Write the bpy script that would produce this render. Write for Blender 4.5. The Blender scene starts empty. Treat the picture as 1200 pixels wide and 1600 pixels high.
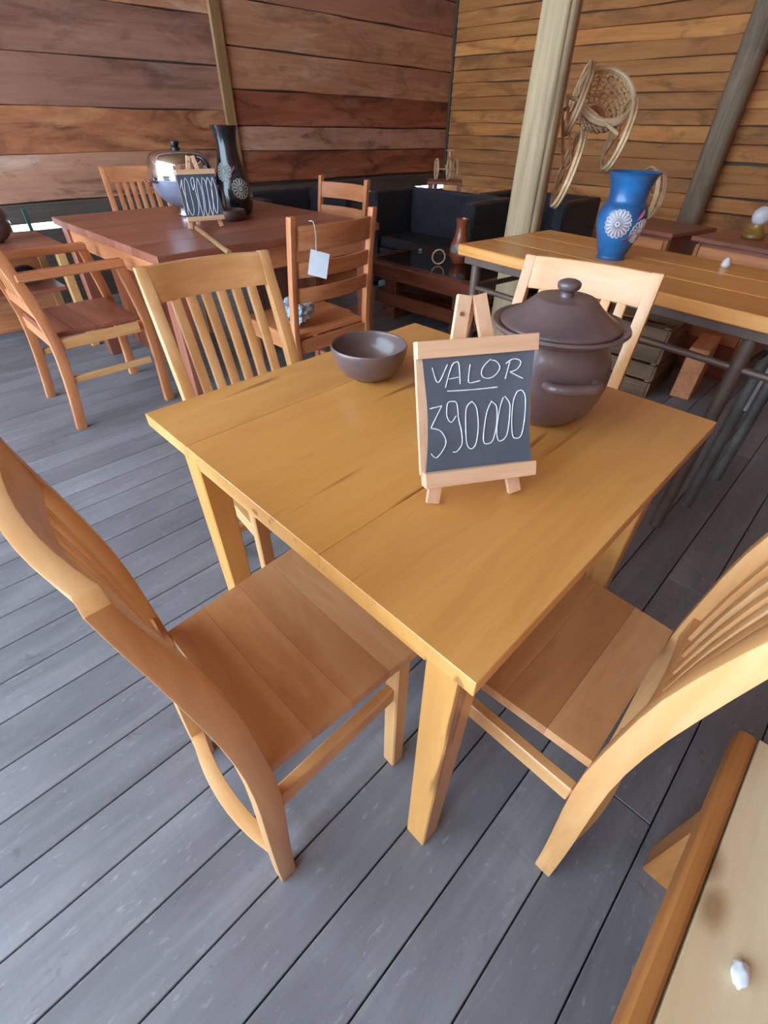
import bpy, bmesh, math, random
from mathutils import Vector, Matrix, noise
random.seed(7)
S = bpy.context.scene
COL = S.collection
PI = math.pi

# ------------------------------------------------------------------ camera
YAW, PITCH, ROLL, FPX = 0.792971, 0.701513, 0.0151743, 721.466
def cam_vec(v):
    c, s = math.cos(YAW), math.sin(YAW)
    return Vector((v[0]*c + v[1]*s, -v[0]*s + v[1]*c, v[2]))
fw = Vector((0, math.cos(PITCH), -math.sin(PITCH))); rt = Vector((1, 0, 0)); up = rt.cross(fw)
r2 = math.cos(ROLL)*rt + math.sin(ROLL)*up; u2 = -math.sin(ROLL)*rt + math.cos(ROLL)*up
cd = bpy.data.cameras.new('camera'); cam = bpy.data.objects.new('camera', cd); COL.objects.link(cam)
R_, U_, F_ = cam_vec(r2), cam_vec(u2), cam_vec(fw)
M = Matrix((R_, U_, -F_)).transposed().to_4x4(); M.translation = Vector((-0.61208, -0.48302, 1.18232))
cam.matrix_world = M
cd.sensor_fit = 'HORIZONTAL'; cd.sensor_width = 36.0; cd.lens = FPX/1200*36.0; cd.clip_start = 0.02
S.camera = cam

# ------------------------------------------------------------------ world and light
w = bpy.data.worlds.new('world'); S.world = w; w.use_nodes = True
bg = w.node_tree.nodes['Background']
bg.inputs['Color'].default_value = (0.62, 0.80, 1.0, 1); bg.inputs['Strength'].default_value = 3.4
S.view_settings.view_transform = 'Standard'; S.view_settings.look = 'None'
S.view_settings.gamma = 1.0; S.view_settings.use_curve_mapping = False
S.view_settings.exposure = 1.5
S.cycles.use_denoising = True
S.cycles.max_bounces = 8; S.cycles.diffuse_bounces = 5

# ------------------------------------------------------------------ materials
def lin(h):
    h = h.lstrip('#'); o = []
    for i in (0, 2, 4):
        c = int(h[i:i+2], 16)/255
        o.append(c/12.92 if c <= .04045 else ((c+.055)/1.055)**2.4)
    return (*o, 1)
class NT:
    def __init__(s, name):
        s.m = bpy.data.materials.new(name); s.m.use_nodes = True; s.t = s.m.node_tree
        s.b = s.t.nodes['Principled BSDF']
    def n(s, typ, **kw):
        x = s.t.nodes.new(typ)
        for k, v in kw.items(): setattr(x, k, v)
        return x
    def l(s, a, b): s.t.links.new(a, b)
    def math(s, op, a, b=None, c=None):
        x = s.n('ShaderNodeMath', operation=op)
        for i, v in enumerate((a, b, c)):
            if v is None: continue
            if isinstance(v, (int, float)): x.inputs[i].default_value = v
            else: s.l(v, x.inputs[i])
        return x.outputs[0]
    def ramp(s, fac, stops):
        x = s.n('ShaderNodeValToRGB'); e = x.color_ramp.elements
        while len(e) < len(stops): e.new(.5)
        for el, (p, c) in zip(e, stops): el.position = p; el.color = c if len(c) == 4 else (*c, 1)
        s.l(fac, x.inputs[0]); return x.outputs[0]
    def mix(s, fac, a, b, mode='MIX'):
        x = s.n('ShaderNodeMix', data_type='RGBA', blend_type=mode)
        for i, v in ((0, fac), (6, a), (7, b)):
            if isinstance(v, (int, float)): x.inputs[i].default_value = v
            elif isinstance(v, tuple): x.inputs[i].default_value = v
            else: s.l(v, x.inputs[i])
        return x.outputs[2]
    def coords(s, scale):
        tc = s.n('ShaderNodeTexCoord'); oi = s.n('ShaderNodeObjectInfo')
        r = s.math('MULTIPLY', oi.outputs['Random'], 43.0)
        v = s.n('ShaderNodeVectorMath', operation='ADD')
        s.l(tc.outputs['Object'], v.inputs[0])
        cx = s.n('ShaderNodeCombineXYZ')
        for i in range(3): s.l(r, cx.inputs[i])
        s.l(cx.outputs[0], v.inputs[1])
        s.vec = v.outputs[0]; s.rand = oi.outputs['Random']
        return s.mapped(scale)
    def mapped(s, scale):
        mp = s.n('ShaderNodeMapping'); mp.inputs['Scale'].default_value = scale
        s.l(s.vec, mp.inputs[0]); return mp.outputs[0]
    def noise(s, vec, scale, detail=4, rough=.55, dist=0):
        x = s.n('ShaderNodeTexNoise'); x.inputs['Scale'].default_value = scale
        x.inputs['Detail'].default_value = detail; x.inputs['Roughness'].default_value = rough
        x.inputs['Distortion'].default_value = dist
        s.l(vec, x.inputs['Vector']); return x.outputs['Fac']
    def bump(s, h, strength, dist=.01):
        x = s.n('ShaderNodeBump'); x.inputs['Strength'].default_value = strength
        x.inputs['Distance'].default_value = dist
        s.l(h, x.inputs['Height']); s.l(x.outputs[0], s.b.inputs['Normal'])
MATS = {}
def wood(key, dark, mid, light, axis='x', rough=.42, vary=.16, across=16, along=1.1, streak=.35, stain=None, stainamt=.0, bump=.12, coat=0.0, pat=1.0, tone2=None, scuff=None, scuffamt=.0, flecks=None, knots=None):
    k = (key, axis)
    if k in MATS: return MATS[k]
    t = NT(key + '_wood_' + axis)
    i = 'xyz'.index(axis)
    def sc(a, l):
        v = [a]*3; v[i] = l; return tuple(v)
    v1 = t.coords(sc(across, along))
    n1 = t.noise(v1, 1.0, 6, .6, .6)
    n2 = t.noise(t.mapped(sc(across*6, along*3)), 1.0, 3, .6)
    n3 = t.noise(t.mapped(sc(3.2*pat, .9*pat)), 1.0, 3, .5, .5)
    g = t.math('ADD', t.math('MULTIPLY', n1, 1-streak), t.math('MULTIPLY', n2, streak))
    c = t.ramp(g, [(.30, lin(dark)), (.52, lin(mid)), (.72, lin(light))])
    c = t.mix(t.math('MULTIPLY', t.ramp(n3, [(.35, (0, 0, 0)), (.65, (1, 1, 1))]), .32), c, lin(dark))
    if stain:
        ns = t.noise(t.mapped(sc(5, 1.6)), 1.0, 5, .65, 1.2)
        c = t.mix(t.math('MULTIPLY', t.ramp(ns, [(.50, (0, 0, 0)), (.66, (1, 1, 1))]), stainamt), c, lin(stain))
    if tone2:
        h = t.math('FRACT', t.math('MULTIPLY', t.rand, 7.31))
        c = t.mix(t.math('MULTIPLY', h, .75), c, t.mix(.65, c, lin(tone2)))
    if scuff:
        nq = t.noise(t.mapped(sc(4.5, 1.1)), 1.0, 7, .72, .8)
        c = t.mix(t.math('MULTIPLY', t.ramp(nq, [(.56, (0, 0, 0)), (.70, (1, 1, 1))]), scuffamt), c, lin(scuff))
    if flecks:
        nf = t.noise(t.mapped(sc(34, 2.6)), 1.0, 2, .5, .3)
        nm = t.noise(t.mapped(sc(3, 2)), 1.0, 2, .5)
        fm = t.math('MULTIPLY', t.ramp(nf, [(.62, (0, 0, 0)), (.69, (1, 1, 1))]), t.ramp(nm, [(.47, (0, 0, 0)), (.56, (1, 1, 1))]))
        c = t.mix(t.math('MULTIPLY', fm, .75), c, lin(flecks))
    if knots:
        vo = t.n('ShaderNodeTexVoronoi', voronoi_dimensions='2D'); vo.inputs['Scale'].default_value = 1.0; t.l(t.mapped(sc(8, 4.5)), vo.inputs['Vector'])
        c = t.mix(t.math('MULTIPLY', t.ramp(vo.outputs['Distance'], [(.05, (1, 1, 1)), (.17, (0, 0, 0))]), .7), c, lin(knots))
    hv = t.n('ShaderNodeHueSaturation')
    t.l(t.math('MULTIPLY_ADD', t.rand, vary*2, 1-vary), hv.inputs['Value'])
    t.l(c, hv.inputs['Color'])
    t.l(hv.outputs[0], t.b.inputs['Base Color'])
    t.l(t.math('MULTIPLY_ADD', n1, .25, rough-.12), t.b.inputs['Roughness'])
    t.b.inputs['Coat Weight'].default_value = coat; t.b.inputs['Coat Roughness'].default_value = .2
    t.bump(g, bump, .004)
    MATS[k] = t.m
    return t.m
def honey(a): return wood('honey', '#c28746', '#dda057', '#eab874', a, .34, .04, 9, 1.0, .22, '#b27438', .35, .05, .3, flecks='#7a4218', tone2='#e0a04a')
def pale(a): return wood('pale_beech', '#c0864c', '#dda76c', '#ecc795', a, .36, .07, 8, 1.0, .25, '#b5773f', .3, .05, .3)
def seatw(a): return wood('beech_seat', '#b07444', '#d29c68', '#e6be90', a, .33, .06, 6, .8, .25, '#94542c', .45, .05, .35, tone2='#b98458')
def orange(a): return wood('orange_cedar', '#a8633a', '#cf8757', '#e2a67c', a, .42, .10, 12, 1.2, .35, '#7a3f22', .3, .08)
def redw(a): return wood('red_brown', '#7a4433', '#9c5d47', '#b5775d', a, .38, .08, 12, 1.0, .4, '#4a241a', .3, .08, .15)
def darkred(a): return wood('dark_red', '#56291a', '#7c4128', '#965738', a, .28, .06, 9, 1.0, .4, '#2a120c', .3, .08, .4)
def pinew(a): return wood('pine', '#c2aa82', '#d8c6a3', '#e6d8bd', a, .5, .03, 6, 1.0, .25, '#b8976a', .35, .05, knots='#7d5227')
def trimw(a): return wood('trim_cedar', '#8a5428', '#a9703a', '#c08a50', a, .42, .05, 14, 1.3, .35, '#6b3a1a', .25, .08)
def craftw(a): return wood('craft_pine', '#cfa27c', '#e0b894', '#edcdae', a, .6, .03, 22, 3, .4, None, 0, .05)
def tablew(a): return wood('amber_slab', '#be7c38', '#de9a50', '#edb46c', a, .36, .05, 9, .7, .3, '#9a5828', .4, .08, .2)
def wallL(a): return wood('wide_board', '#93573b', '#c4805a', '#dba07a', a, .72, .12, 8, .8, .3, '#4a2c24', .65, .6, tone2='#9a786c', scuff='#dcbda8', scuffamt=.45)
def wallT(a): return wood('tan_board', '#9a6242', '#cb906a', '#dfae8a', a, .72, .08, 7, .7, .3, '#6b4030', .5, .6, scuff='#e3c9b4', scuffamt=.5)
def wallG(a): return wood('greyed_board', '#7a5040', '#a1725c', '#b98a72', a, .74, .07, 7, .7, .3, '#55382f', .5, .6, scuff='#b49d94', scuffamt=.35)
def wallO(a): return wood('mottled_board', '#80492c', '#b8744c', '#d09a6a', a, .72, .06, 6, 1.4, .25, '#4e2c1e', .8, .6, scuff='#d9a566', scuffamt=.5)
def wallP(a): return wood('pale_stained_board', '#9c6c52', '#c08d70', '#d6ab90', a, .74, .05, 6, 1.2, .25, '#5a2f22', .85, .6, scuff='#dccabb', scuffamt=.55)
def wallD(a): return wood('red_board', '#6d3522', '#a8603f', '#c17c56', a, .7, .06, 8, .8, .3, '#3a1e18', .7, .6, scuff='#cfa58d', scuffamt=.3)
def wallR(a): return wood('narrow_board', '#a1602a', '#d48b47', '#e8a962', a, .68, .16, 9, .8, .3, '#553620', .60, .6, tone2='#a06a3c', scuff='#e2ae74', scuffamt=.3)
def beamw(a): return wood('grey_beam', '#3a352f', '#5a5148', '#74695c', a, .8, .1, 14, .8, .4, None, 0, .4)
def postw(a): return wood('weathered_post', '#94805e', '#b9a17c', '#cdb894', a, .75, .04, 26, .6, .5, '#6c5e48', .3, .5)
def post2w(a): return wood('dark_post', '#6e5d4a', '#957f67', '#ae9880', a, .75, .04, 20, .7, .5, '#3a3027', .3, .5)
def battw(a): return wood('batten', '#7a5836', '#a07a4e', '#b8925f', a, .7, .04, 20, 1, .5, '#5c3d22', .3, .4)
def cratew(a): return wood('crate', '#4b3420', '#77583a', '#9a7a52', a, .7, .14, 14, 1, .4, '#2c1c12', .5, .4)
def ceilw(a): return wood('ceiling_board', '#7a5638', '#a47a52', '#bf9468', a, .75, .12, 15, .7, .42, '#3a2718', .4, .3)

def floor_mat():
    t = NT('floor_paint')
    v1 = t.coords((1.3, 12, 12))
    n1 = t.noise(v1, 1.0, 7, .68, .5)
    n2 = t.noise(t.mapped((2.2, 4.5, 4)), 1.0, 5, .6, .6)
    n3 = t.noise(t.mapped((30, 90, 60)), 1.0, 3, .6)
    g = t.math('ADD', t.math('MULTIPLY', n1, .55), t.math('MULTIPLY', n2, .45))
    c = t.ramp(g, [(.30, lin('#5a5a5e')), (.5, lin('#737377')), (.68, lin('#8a8a8d'))])
    n5 = t.noise(t.mapped((130, 6, 6)), 1.0, 2, .5)
    c = t.mix(t.math('MULTIPLY', t.math('MULTIPLY', t.ramp(n5, [(.5, (0, 0, 0)), (.62, (1, 1, 1))]), t.ramp(n2, [(.45, (0, 0, 0)), (.6, (1, 1, 1))])), .22), c, lin('#6a686a'))
    c = t.mix(t.math('MULTIPLY', t.ramp(n3, [(.62, (0, 0, 0)), (.76, (1, 1, 1))]), .35), c, lin('#b4b4b0'))
    n4 = t.noise(t.mapped((9, 11, 9)), 1.0, 4, .7, 1.5)
    c = t.mix(t.math('MULTIPLY', t.ramp(n4, [(.64, (0, 0, 0)), (.74, (1, 1, 1))]), .45), c, lin('#3f3a38'))
    hv = t.n('ShaderNodeHueSaturation')
    t.l(t.math('MULTIPLY_ADD', t.rand, .20, .90), hv.inputs['Value']); t.l(c, hv.inputs['Color'])
    t.l(hv.outputs[0], t.b.inputs['Base Color'])
    t.l(t.math('MULTIPLY_ADD', n2, .3, .36), t.b.inputs['Roughness'])
    t.bump(g, .35, .004); return t.m
def simple(name, col, rough=.5, metal=0, bumps=0, bscale=60, col2=None, coat=0):
    if name in MATS: return MATS[name]
    t = NT(name); v = t.coords((1, 1, 1))
    n = t.noise(v, bscale, 4, .6)
    c2 = lin(col2) if col2 else tuple(x*.78 for x in lin(col)[:3]) + (1,)
    big = t.noise(v, bscale*.18, 4, .6)
    c = t.mix(t.ramp(big, [(.38, (0, 0, 0)), (.62, (1, 1, 1))]), lin(col), c2)
    t.l(c, t.b.inputs['Base Color']); t.b.inputs['Roughness'].default_value = rough
    t.b.inputs['Metallic'].default_value = metal; t.b.inputs['Coat Weight'].default_value = coat
    if bumps: t.bump(n, bumps, .003)
    MATS[name] = t.m; return t.m
def wicker_mat():
    t = NT('black_wicker'); t.coords((1, 1, 1))
    hs = []
    for sc in ((45, 45, 2), (2, 2, 70)):
        wv = t.n('ShaderNodeTexWave', wave_type='BANDS', bands_direction='DIAGONAL')
        wv.inputs['Scale'].default_value = 1.0; wv.inputs['Distortion'].default_value = .4
        t.l(t.mapped(sc), wv.inputs['Vector']); hs.append(wv.outputs['Fac'])
    g = t.math('MULTIPLY', hs[0], hs[1])
    c = t.ramp(t.noise(t.mapped((9, 9, 9)), 1.0, 3, .6), [(.35, lin('#24262c')), (.65, lin('#30323a'))])
    t.l(c, t.b.inputs['Base Color']); t.b.inputs['Roughness'].default_value = .38
    t.bump(g, .9, .006); return t.m
FLOORM = floor_mat(); WICKER = wicker_mat()
CLAY = simple('dark_clay', '#725b55', .34, 0, .06, 50, '#5f5153', .3)
CLAY2 = simple('brown_clay', '#5d473f', .55, 0, .1, 50, '#4a3834')
TERRA = simple('glazed_terracotta', '#9c5330', .3, 0, .05, 30, '#7a3b22', .4)
BLUEG = simple('blue_glaze', '#1f6fae', .34, 0, .10, 26, '#173a5e', .35)
BLACKG = simple('black_glaze', '#14161b', .22, 0, .03, 30, '#1b1d24', .4)
BLACKP = simple('black_plastic', '#121318', .35)
BLUEBLK = simple('blue_black_glaze', '#1d2f3f', .2, 0, 0, 30, '#10161c', .5)
STEEL = simple('polished_steel', '#cfcfd2', .10, 1, 0, 20, '#c4c4c8')
PAN = simple('grey_enamel', '#8d93a6', .35, .3, 0, 20, '#7d8498')
PIPE = simple('brown_painted_pipe', '#6b574c', .42, .25, .05, 30, '#58473e')
PIPEG = simple('grey_worn_pipe', '#77756f', .42, .45, .05, 30, '#5e5a54')
CHALKB = simple('chalkboard_fabric', '#59616c', .7, 0, .1, 40, '#49525d')
CHALK = simple('chalk', '#e4ecf4', .9, 0, .3, 300, '#d2dce6')
WHITE = simple('white_petal', '#d9d6d6', .5, 0, .05, 60, '#bfb9bb')
MAUVE = simple('mauve_grey_petal', '#9aa3b4', .5, 0, .05, 60, '#87808c')
PINK = simple('pink_leaf', '#9c4a5c', .5, 0, .05, 60, '#83394b')
GREYF = simple('grey_petal', '#c4c5c0', .5, 0, .05, 60, '#aeb0ac')
DKPETAL = simple('dark_silver_petal', '#6f7270', .4, .3, .05, 60, '#595c5b')
PAPER = simple('pale_paper', '#dfe6ea', .8, 0, .05, 60, '#cfd8de')
CLOTH = simple('blue_grey_cloth', '#c4d4de', .85, 0, .2, 60, '#8496a6')
STRING = simple('white_string', '#d8d6cf', .8)
RATTAN = simple('rattan', '#c48457', .42, 0, .1, 80, '#a0623c')
RATPALE = simple('pale_rattan', '#e0c39c', .45, 0, .15, 80, '#c6a478')
GOLD = simple('brown_gold_ceramic', '#9a7434', .35, 0, .1, 40, '#6d4d22')
NICKEL = simple('nickel_pin', '#b9b9b4', .3, 1)
GLASS = simple('dark_table_glass', '#2a1d1a', .08, 0, 0, 20, '#22181a', .5)
GREENP = simple('green_plastic', '#2d5a4c', .5)
WIRE = simple('silver_tape', '#c9ccd0', .3, .6)

# ------------------------------------------------------------------ geometry helpers
def cbox(c, s, b=.002):
    hx, hy, hz = s[0]/2, s[1]/2, s[2]/2; b = min(b, hx*.45, hy*.45, hz*.45)
    V, F, idx = [], [], {}
    for sx in (-1, 1):
        for sy in (-1, 1):
            for sz in (-1, 1):
                for a in range(3):
                    p = [hx-b, hy-b, hz-b]; p[a] += b
                    idx[(sx, sy, sz, a)] = len(V)
                    V.append((c[0]+sx*p[0], c[1]+sy*p[1], c[2]+sz*p[2]))
    for a in range(3):
        o = [i for i in range(3) if i != a]
        for sg in (-1, 1):
            q = []
            for (p, r) in ((-1, -1), (1, -1), (1, 1), (-1, 1)):
                k = [0, 0, 0]; k[a] = sg; k[o[0]] = p; k[o[1]] = r; q.append(idx[(*k, a)])
            F.append(q)
    for a in range(3):          # edges along axis a
        o = [i for i in range(3) if i != a]
        for p in (-1, 1):
            for r in (-1, 1):
                q = []
                for (e, ax) in ((-1, o[0]), (1, o[0]), (1, o[1]), (-1, o[1])):
                    k = [0, 0, 0]; k[a] = e; k[o[0]] = p; k[o[1]] = r; q.append(idx[(*k, ax)])
                F.append(q)
    for sx in (-1, 1):
        for sy in (-1, 1):
            for sz in (-1, 1): F.append([idx[(sx, sy, sz, a)] for a in range(3)])
    return V, F
def join(*gs):
    V, F = [], []
    for v, f in gs:
        o = len(V); V += list(v); F += [[i+o for i in q] for q in f]
    return V, F
def xf(g, loc=(0, 0, 0), rot=(0, 0, 0), sc=1):
    m = Matrix.Translation(loc) @ Matrix.Rotation(rot[2], 4, 'Z') @ Matrix.Rotation(rot[1], 4, 'Y') @ Matrix.Rotation(rot[0], 4, 'X')
    s = (sc, sc, sc) if isinstance(sc, (int, float)) else sc
    return [tuple(m @ Vector((v[0]*s[0], v[1]*s[1], v[2]*s[2]))) for v in g[0]], g[1]
def lathe(prof, n=40):
    V, F = [], []; rows = []
    for r, z in prof:
        if r < 1e-6: rows.append([len(V)]*n); V.append((0, 0, z))
        else:
            rows.append(list(range(len(V), len(V)+n)))
            V += [(r*math.cos(2*PI*i/n), r*math.sin(2*PI*i/n), z) for i in range(n)]
    for a, b in zip(rows, rows[1:]):
        for i in range(n):
            q = [a[i], a[(i+1) % n], b[(i+1) % n], b[i]]
            q2 = []
            for x in q:
                if x not in q2: q2.append(x)
            if len(q2) > 2: F.append(q2)
    return V, F
def smoothprof(pts, k=5):
    P = [Vector((p[0], p[1], 0)) for p in pts]; out = []
    for i in range(len(P)-1):
        p0 = P[max(i-1, 0)]; p1 = P[i]; p2 = P[i+1]; p3 = P[min(i+2, len(P)-1)]
        for j in range(k):
            t = j/k
            q = .5*((2*p1)+(-p0+p2)*t+(2*p0-5*p1+4*p2-p3)*t*t+(-p0+3*p1-3*p2+p3)*t**3)
            out.append((max(q.x, 0), q.y))
    out.append((P[-1].x, P[-1].y)); return out
def spline(pts, k=6):
    P = [Vector(p) for p in pts]; out = []
    for i in range(len(P)-1):
        p0 = P[max(i-1, 0)]; p1 = P[i]; p2 = P[i+1]; p3 = P[min(i+2, len(P)-1)]
        for j in range(k):
            t = j/k
            out.append(.5*((2*p1)+(-p0+p2)*t+(2*p0-5*p1+4*p2-p3)*t*t+(-p0+3*p1-3*p2+p3)*t**3))
    out.append(P[-1]); return out
def tube(pts, r, n=8, closed=False, rx=None):
    P = [Vector(p) for p in pts]; V, F = [], []; N = len(P)
    rr = r if isinstance(r, (list, tuple)) else [r]*N
    prev = None
    for i in range(N):
        if closed: t = P[(i+1) % N]-P[i-1]
        else: t = P[min(i+1, N-1)]-P[max(i-1, 0)]
        t.normalize()
        if prev is None:
            a = Vector((0, 0, 1)) if abs(t.z) < .9 else Vector((1, 0, 0)); u = t.cross(a).normalized()
        else: u = (prev - t*prev.dot(t)).normalized()
        prev = u; v = t.cross(u)
        for k in range(n):
            an = 2*PI*k/n; V.append(tuple(P[i]+rr[i]*(math.cos(an)*u+(rx or 1)*math.sin(an)*v)))
    for i in range(N if closed else N-1):
        j = (i+1) % N
        for k in range(n): F.append([i*n+k, i*n+(k+1) % n, j*n+(k+1) % n, j*n+k])
    if not closed: F += [list(range(n))[::-1], [(N-1)*n+k for k in range(n)]]
    return V, F
def ring(c, r, tr, ax1, ax2, n=32, m=6):
    a1, a2 = Vector(ax1).normalized(), Vector(ax2).normalized(); c = Vector(c)
    return tube([c + r*(math.cos(2*PI*i/n)*a1 + math.sin(2*PI*i/n)*a2) for i in range(n)], tr, m, True)
def prism(poly, axis, t0, t1):
    """poly: 2D points in the other two axes (order xz for y, xy for z, yz for x)"""
    def P(a, b, t): return {'y': (a, t, b), 'z': (a, b, t), 'x': (t, a, b)}[axis]
    n = len(poly); V = [P(a, b, t0) for a, b in poly]+[P(a, b, t1) for a, b in poly]
    F = [list(range(n))[::-1], list(range(n, 2*n))]
    F += [[i, (i+1) % n, n+(i+1) % n, n+i] for i in range(n)]
    return V, F
def strip_solid(outer, inner, axis, t0, t1):
    """solid between two polylines (same length) in 2D, extruded along axis"""
    def P(p, t): return {'y': (p[0], t, p[1]), 'z': (p[0], p[1], t), 'x': (t, p[0], p[1])}[axis]
    V, F = [], []; n = len(outer)
    for o, i in zip(outer, inner): V += [P(o, t0), P(i, t0), P(i, t1), P(o, t1)]
    for k in range(n-1):
        a, b = 4*k, 4*k+4
        for j in range(4): F.append([a+j, a+(j+1) % 4, b+(j+1) % 4, b+j])
    F += [[3, 2, 1, 0], [4*n-4+j for j in range(4)]]
    return V, F
def make_mesh(name, g, bevel=0, seg=2, smooth=False, angle=35):
    me = bpy.data.meshes.new(name); me.from_pydata([tuple(v) for v in g[0]], [], g[1])
    bm = bmesh.new(); bm.from_mesh(me)
    bmesh.ops.recalc_face_normals(bm, faces=bm.faces)
    if bevel:
        ed = [e for e in bm.edges if len(e.link_faces) == 2 and e.calc_face_angle(0) > math.radians(30)]
        bmesh.ops.bevel(bm, geom=ed, offset=bevel, segments=seg, profile=.6, affect='EDGES', clamp_overlap=True)
    if smooth:
        for f in bm.faces: f.smooth = True
        for e in bm.edges:
            if len(e.link_faces) == 2 and e.calc_face_angle(0) > math.radians(angle): e.smooth = False
    bm.to_mesh(me); bm.free(); return me
def obj(name, g, mat, parent=None, loc=(0, 0, 0), rot=(0, 0, 0), bevel=0, seg=2, smooth=False, angle=35, label=None):
    me = g if isinstance(g, bpy.types.Mesh) else make_mesh(name, g, bevel, seg, smooth or bevel > 0, angle)
    if mat and not me.materials: me.materials.append(mat)
    o = bpy.data.objects.new(name, me); COL.objects.link(o)
    o.location = loc; o.rotation_euler = rot
    if parent: o.parent = parent
    if label: o['label'] = label
    return o
def tag(o, label, cat, group=None):
    o['label'] = label; o['category'] = cat
    if group: o['group'] = group
    return o
def thing(name, label, cat, loc=(0, 0, 0), rz=0, group=None, sc=1):
    o = bpy.data.objects.new(name, None); COL.objects.link(o); o.empty_display_size = .05
    o.location = loc; o.rotation_euler = (0, 0, rz); o.scale = (sc, sc, sc)
    return tag(o, label, cat, group)
def struct(o): o['kind'] = 'structure'; return o

# ------------------------------------------------------------------ floor
YW, XW, X0, Y0 = 4.3, 5.28, -3.2, -2.0
fl = struct(obj('floor', cbox(((X0+XW)/2, (Y0+YW)/2, -.055), (XW-X0+.1, YW-Y0+.1, .06), .002), beamw('x')))
PW = .126; pk = {}
def plank(x0, x1, y):
    L = round((x1-x0), 2); key = L
    if key not in pk:
        pk[key] = make_mesh('plank', cbox((0, 0, 0), (L-.002, PW-.0032, .022), .0016)); pk[key].materials.append(FLOORM)
    o = obj('plank', pk[key], None, fl, ((x0+x1)/2, y+PW/2, -.011)); return o
k = int(math.floor((Y0+.044)/PW))
while -.044+k*PW < YW-.1:
    y = -.044+k*PW; x = X0
    cuts = {-5: [.052], 9: [-.93]}.get(k)
    if cuts is None:
        cuts = []; xx = X0 + random.uniform(.9, 2.8)
        while xx < XW-.7: cuts.append(round(xx, 2)); xx += random.choice((2.1, 2.4, 2.7, 3.0, 3.3))
        cuts = [c for c in cuts if not (-1.2 < c < .7 and -.9 < y < .9)]
    pts = [X0]+cuts+[XW]
    for a, b in zip(pts, pts[1:]): plank(a, b, y)
    k += 1

# ------------------------------------------------------------------ walls
WH = 3.2
def wavy_board(L, z0a, z0b, z1a, z1b, th, seed, lap=.006, amp=.006, n=14):
    """board along x from 0..L; lower edge z0a->z0b, upper edge z1a->z1b; front face at y=-th, lower edge proud"""
    V, F = [], []
    for i in range(n+1):
        t = i/n; x = L*t
        d0 = amp*noise.noise(Vector((x*1.7, seed*7.1, 0)))*2; d1 = amp*noise.noise(Vector((x*1.7, seed*3.3, 5)))*2
        zb = z0a+(z0b-z0a)*t+d0; zt = z1a+(z1b-z1a)*t+d1
        f = th+.003*noise.noise(Vector((x*.8, seed, 9)))
        c = .004
        V += [(x, 0, zb), (x, -f-lap+c, zb), (x, -f-lap, zb+c), (x, -f, zt-c), (x, -f+c, zt), (x, 0, zt)]
    m = 6
    for i in range(n):
        a, b = i*m, (i+1)*m
        for j in range(m): F.append([a+j, a+(j+1) % m, b+(j+1) % m, b+j])
    F += [list(range(m))[::-1], [n*m+j for j in range(m)]]
    return V, F
wb = struct(obj('wall_back', cbox(((X0+XW)/2+.05, YW+.04, (WH+.60)/2), (XW-X0+.1, .03, WH-.60), .002), beamw('x')))
SX = 2.20
left = [(.690, .690), (.978, .975), (1.228, 1.243), (1.502, 1.522), (1.77, 1.82), (2.08, 2.10), (2.36, 2.38), (2.64, 2.65), (2.92, 2.93), (3.2, 3.2)]
right = [(.712, .700), (.958, .928), (1.138, 1.126), (1.392, 1.372), (1.655, 1.636), (1.944, 1.930), (2.21, 2.2), (2.48, 2.47), (2.76, 2.75), (3.0, 3.0), (3.2, 3.2)]
LM = [wallP, wallO, wallG, wallG, wallT, wallL, wallT, wallG, wallL]
RM = [wallD, wallP, wallD, wallT, wallT, wallL, wallO, wallT, wallL, wallT]
for seg, xa, xb, sd in ((left, X0, SX, 1), (right, SX+.004, XW, 50)):
    for i, (a, b) in enumerate(zip(seg, seg[1:])):
        # left heights were taken at x=.5 and 2.15
        e = .003
        obj('board', wavy_board(xb-xa, a[0]+e, a[1]+e, b[0]-e, b[1]-e, .022, sd+i, .008), (LM if sd == 1 else RM)[i]('x'), wb, (xa, YW+.025, 0))
obj('sill_beam', cbox(((X0+XW)/2, YW-.015, .627), (XW-X0, .09, .118), .006), beamw('x'), wb)
for i, (za, zb) in enumerate(((-.03, .25), (.253, .522))):
    obj('lower_board', wavy_board(XW-X0, za, za, zb, zb-.01, .022, 90+i, .006), beamw('x'), wb, (X0, YW+.025, 0))
for x in (X0+.1, -1.2, .22, 2.17, 3.62, 4.45, XW-.1):
    obj('stud', cbox((x, YW+.075, .35), (.07, .06, .69), .004), beamw('z'), wb)
wr = struct(obj('wall_right', cbox((XW+.04, (Y0+YW)/2+.0125, WH/2), (.03, YW-Y0+.025, WH), .002), beamw('y')))
zs = [.0]
z = .80-.12*6
edges = [.012]+[.08+.12*i for i in range(6)]+[.802, .935, 1.064, 1.188, 1.30, 1.42, 1.54, 1.65, 1.77, 1.885, 1.998, 2.123]+[2.123+.12*i for i in range(1, 9)]+[3.2]
for i, (a, b) in enumerate(zip(edges, edges[1:])):
    for (ya, yb, s2) in ((YW, 1.12, 0), (1.12, Y0, 1)):
        dz = random.uniform(-.012, .012)*s2
        obj('board', wavy_board(ya-yb, a+.002+dz, a+.002-dz*.5, b-.002+dz, b-.002-dz*.5, .02, 120+i*3+s2, .012, .006), wallR('x'), wr, (XW+.025, ya, 0), (0, 0, -PI/2))
struct(obj('trim_1', cbox((2.215, YW-.02, 1.93), (.098, .035, 2.46), .005), battw('z')))
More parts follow.
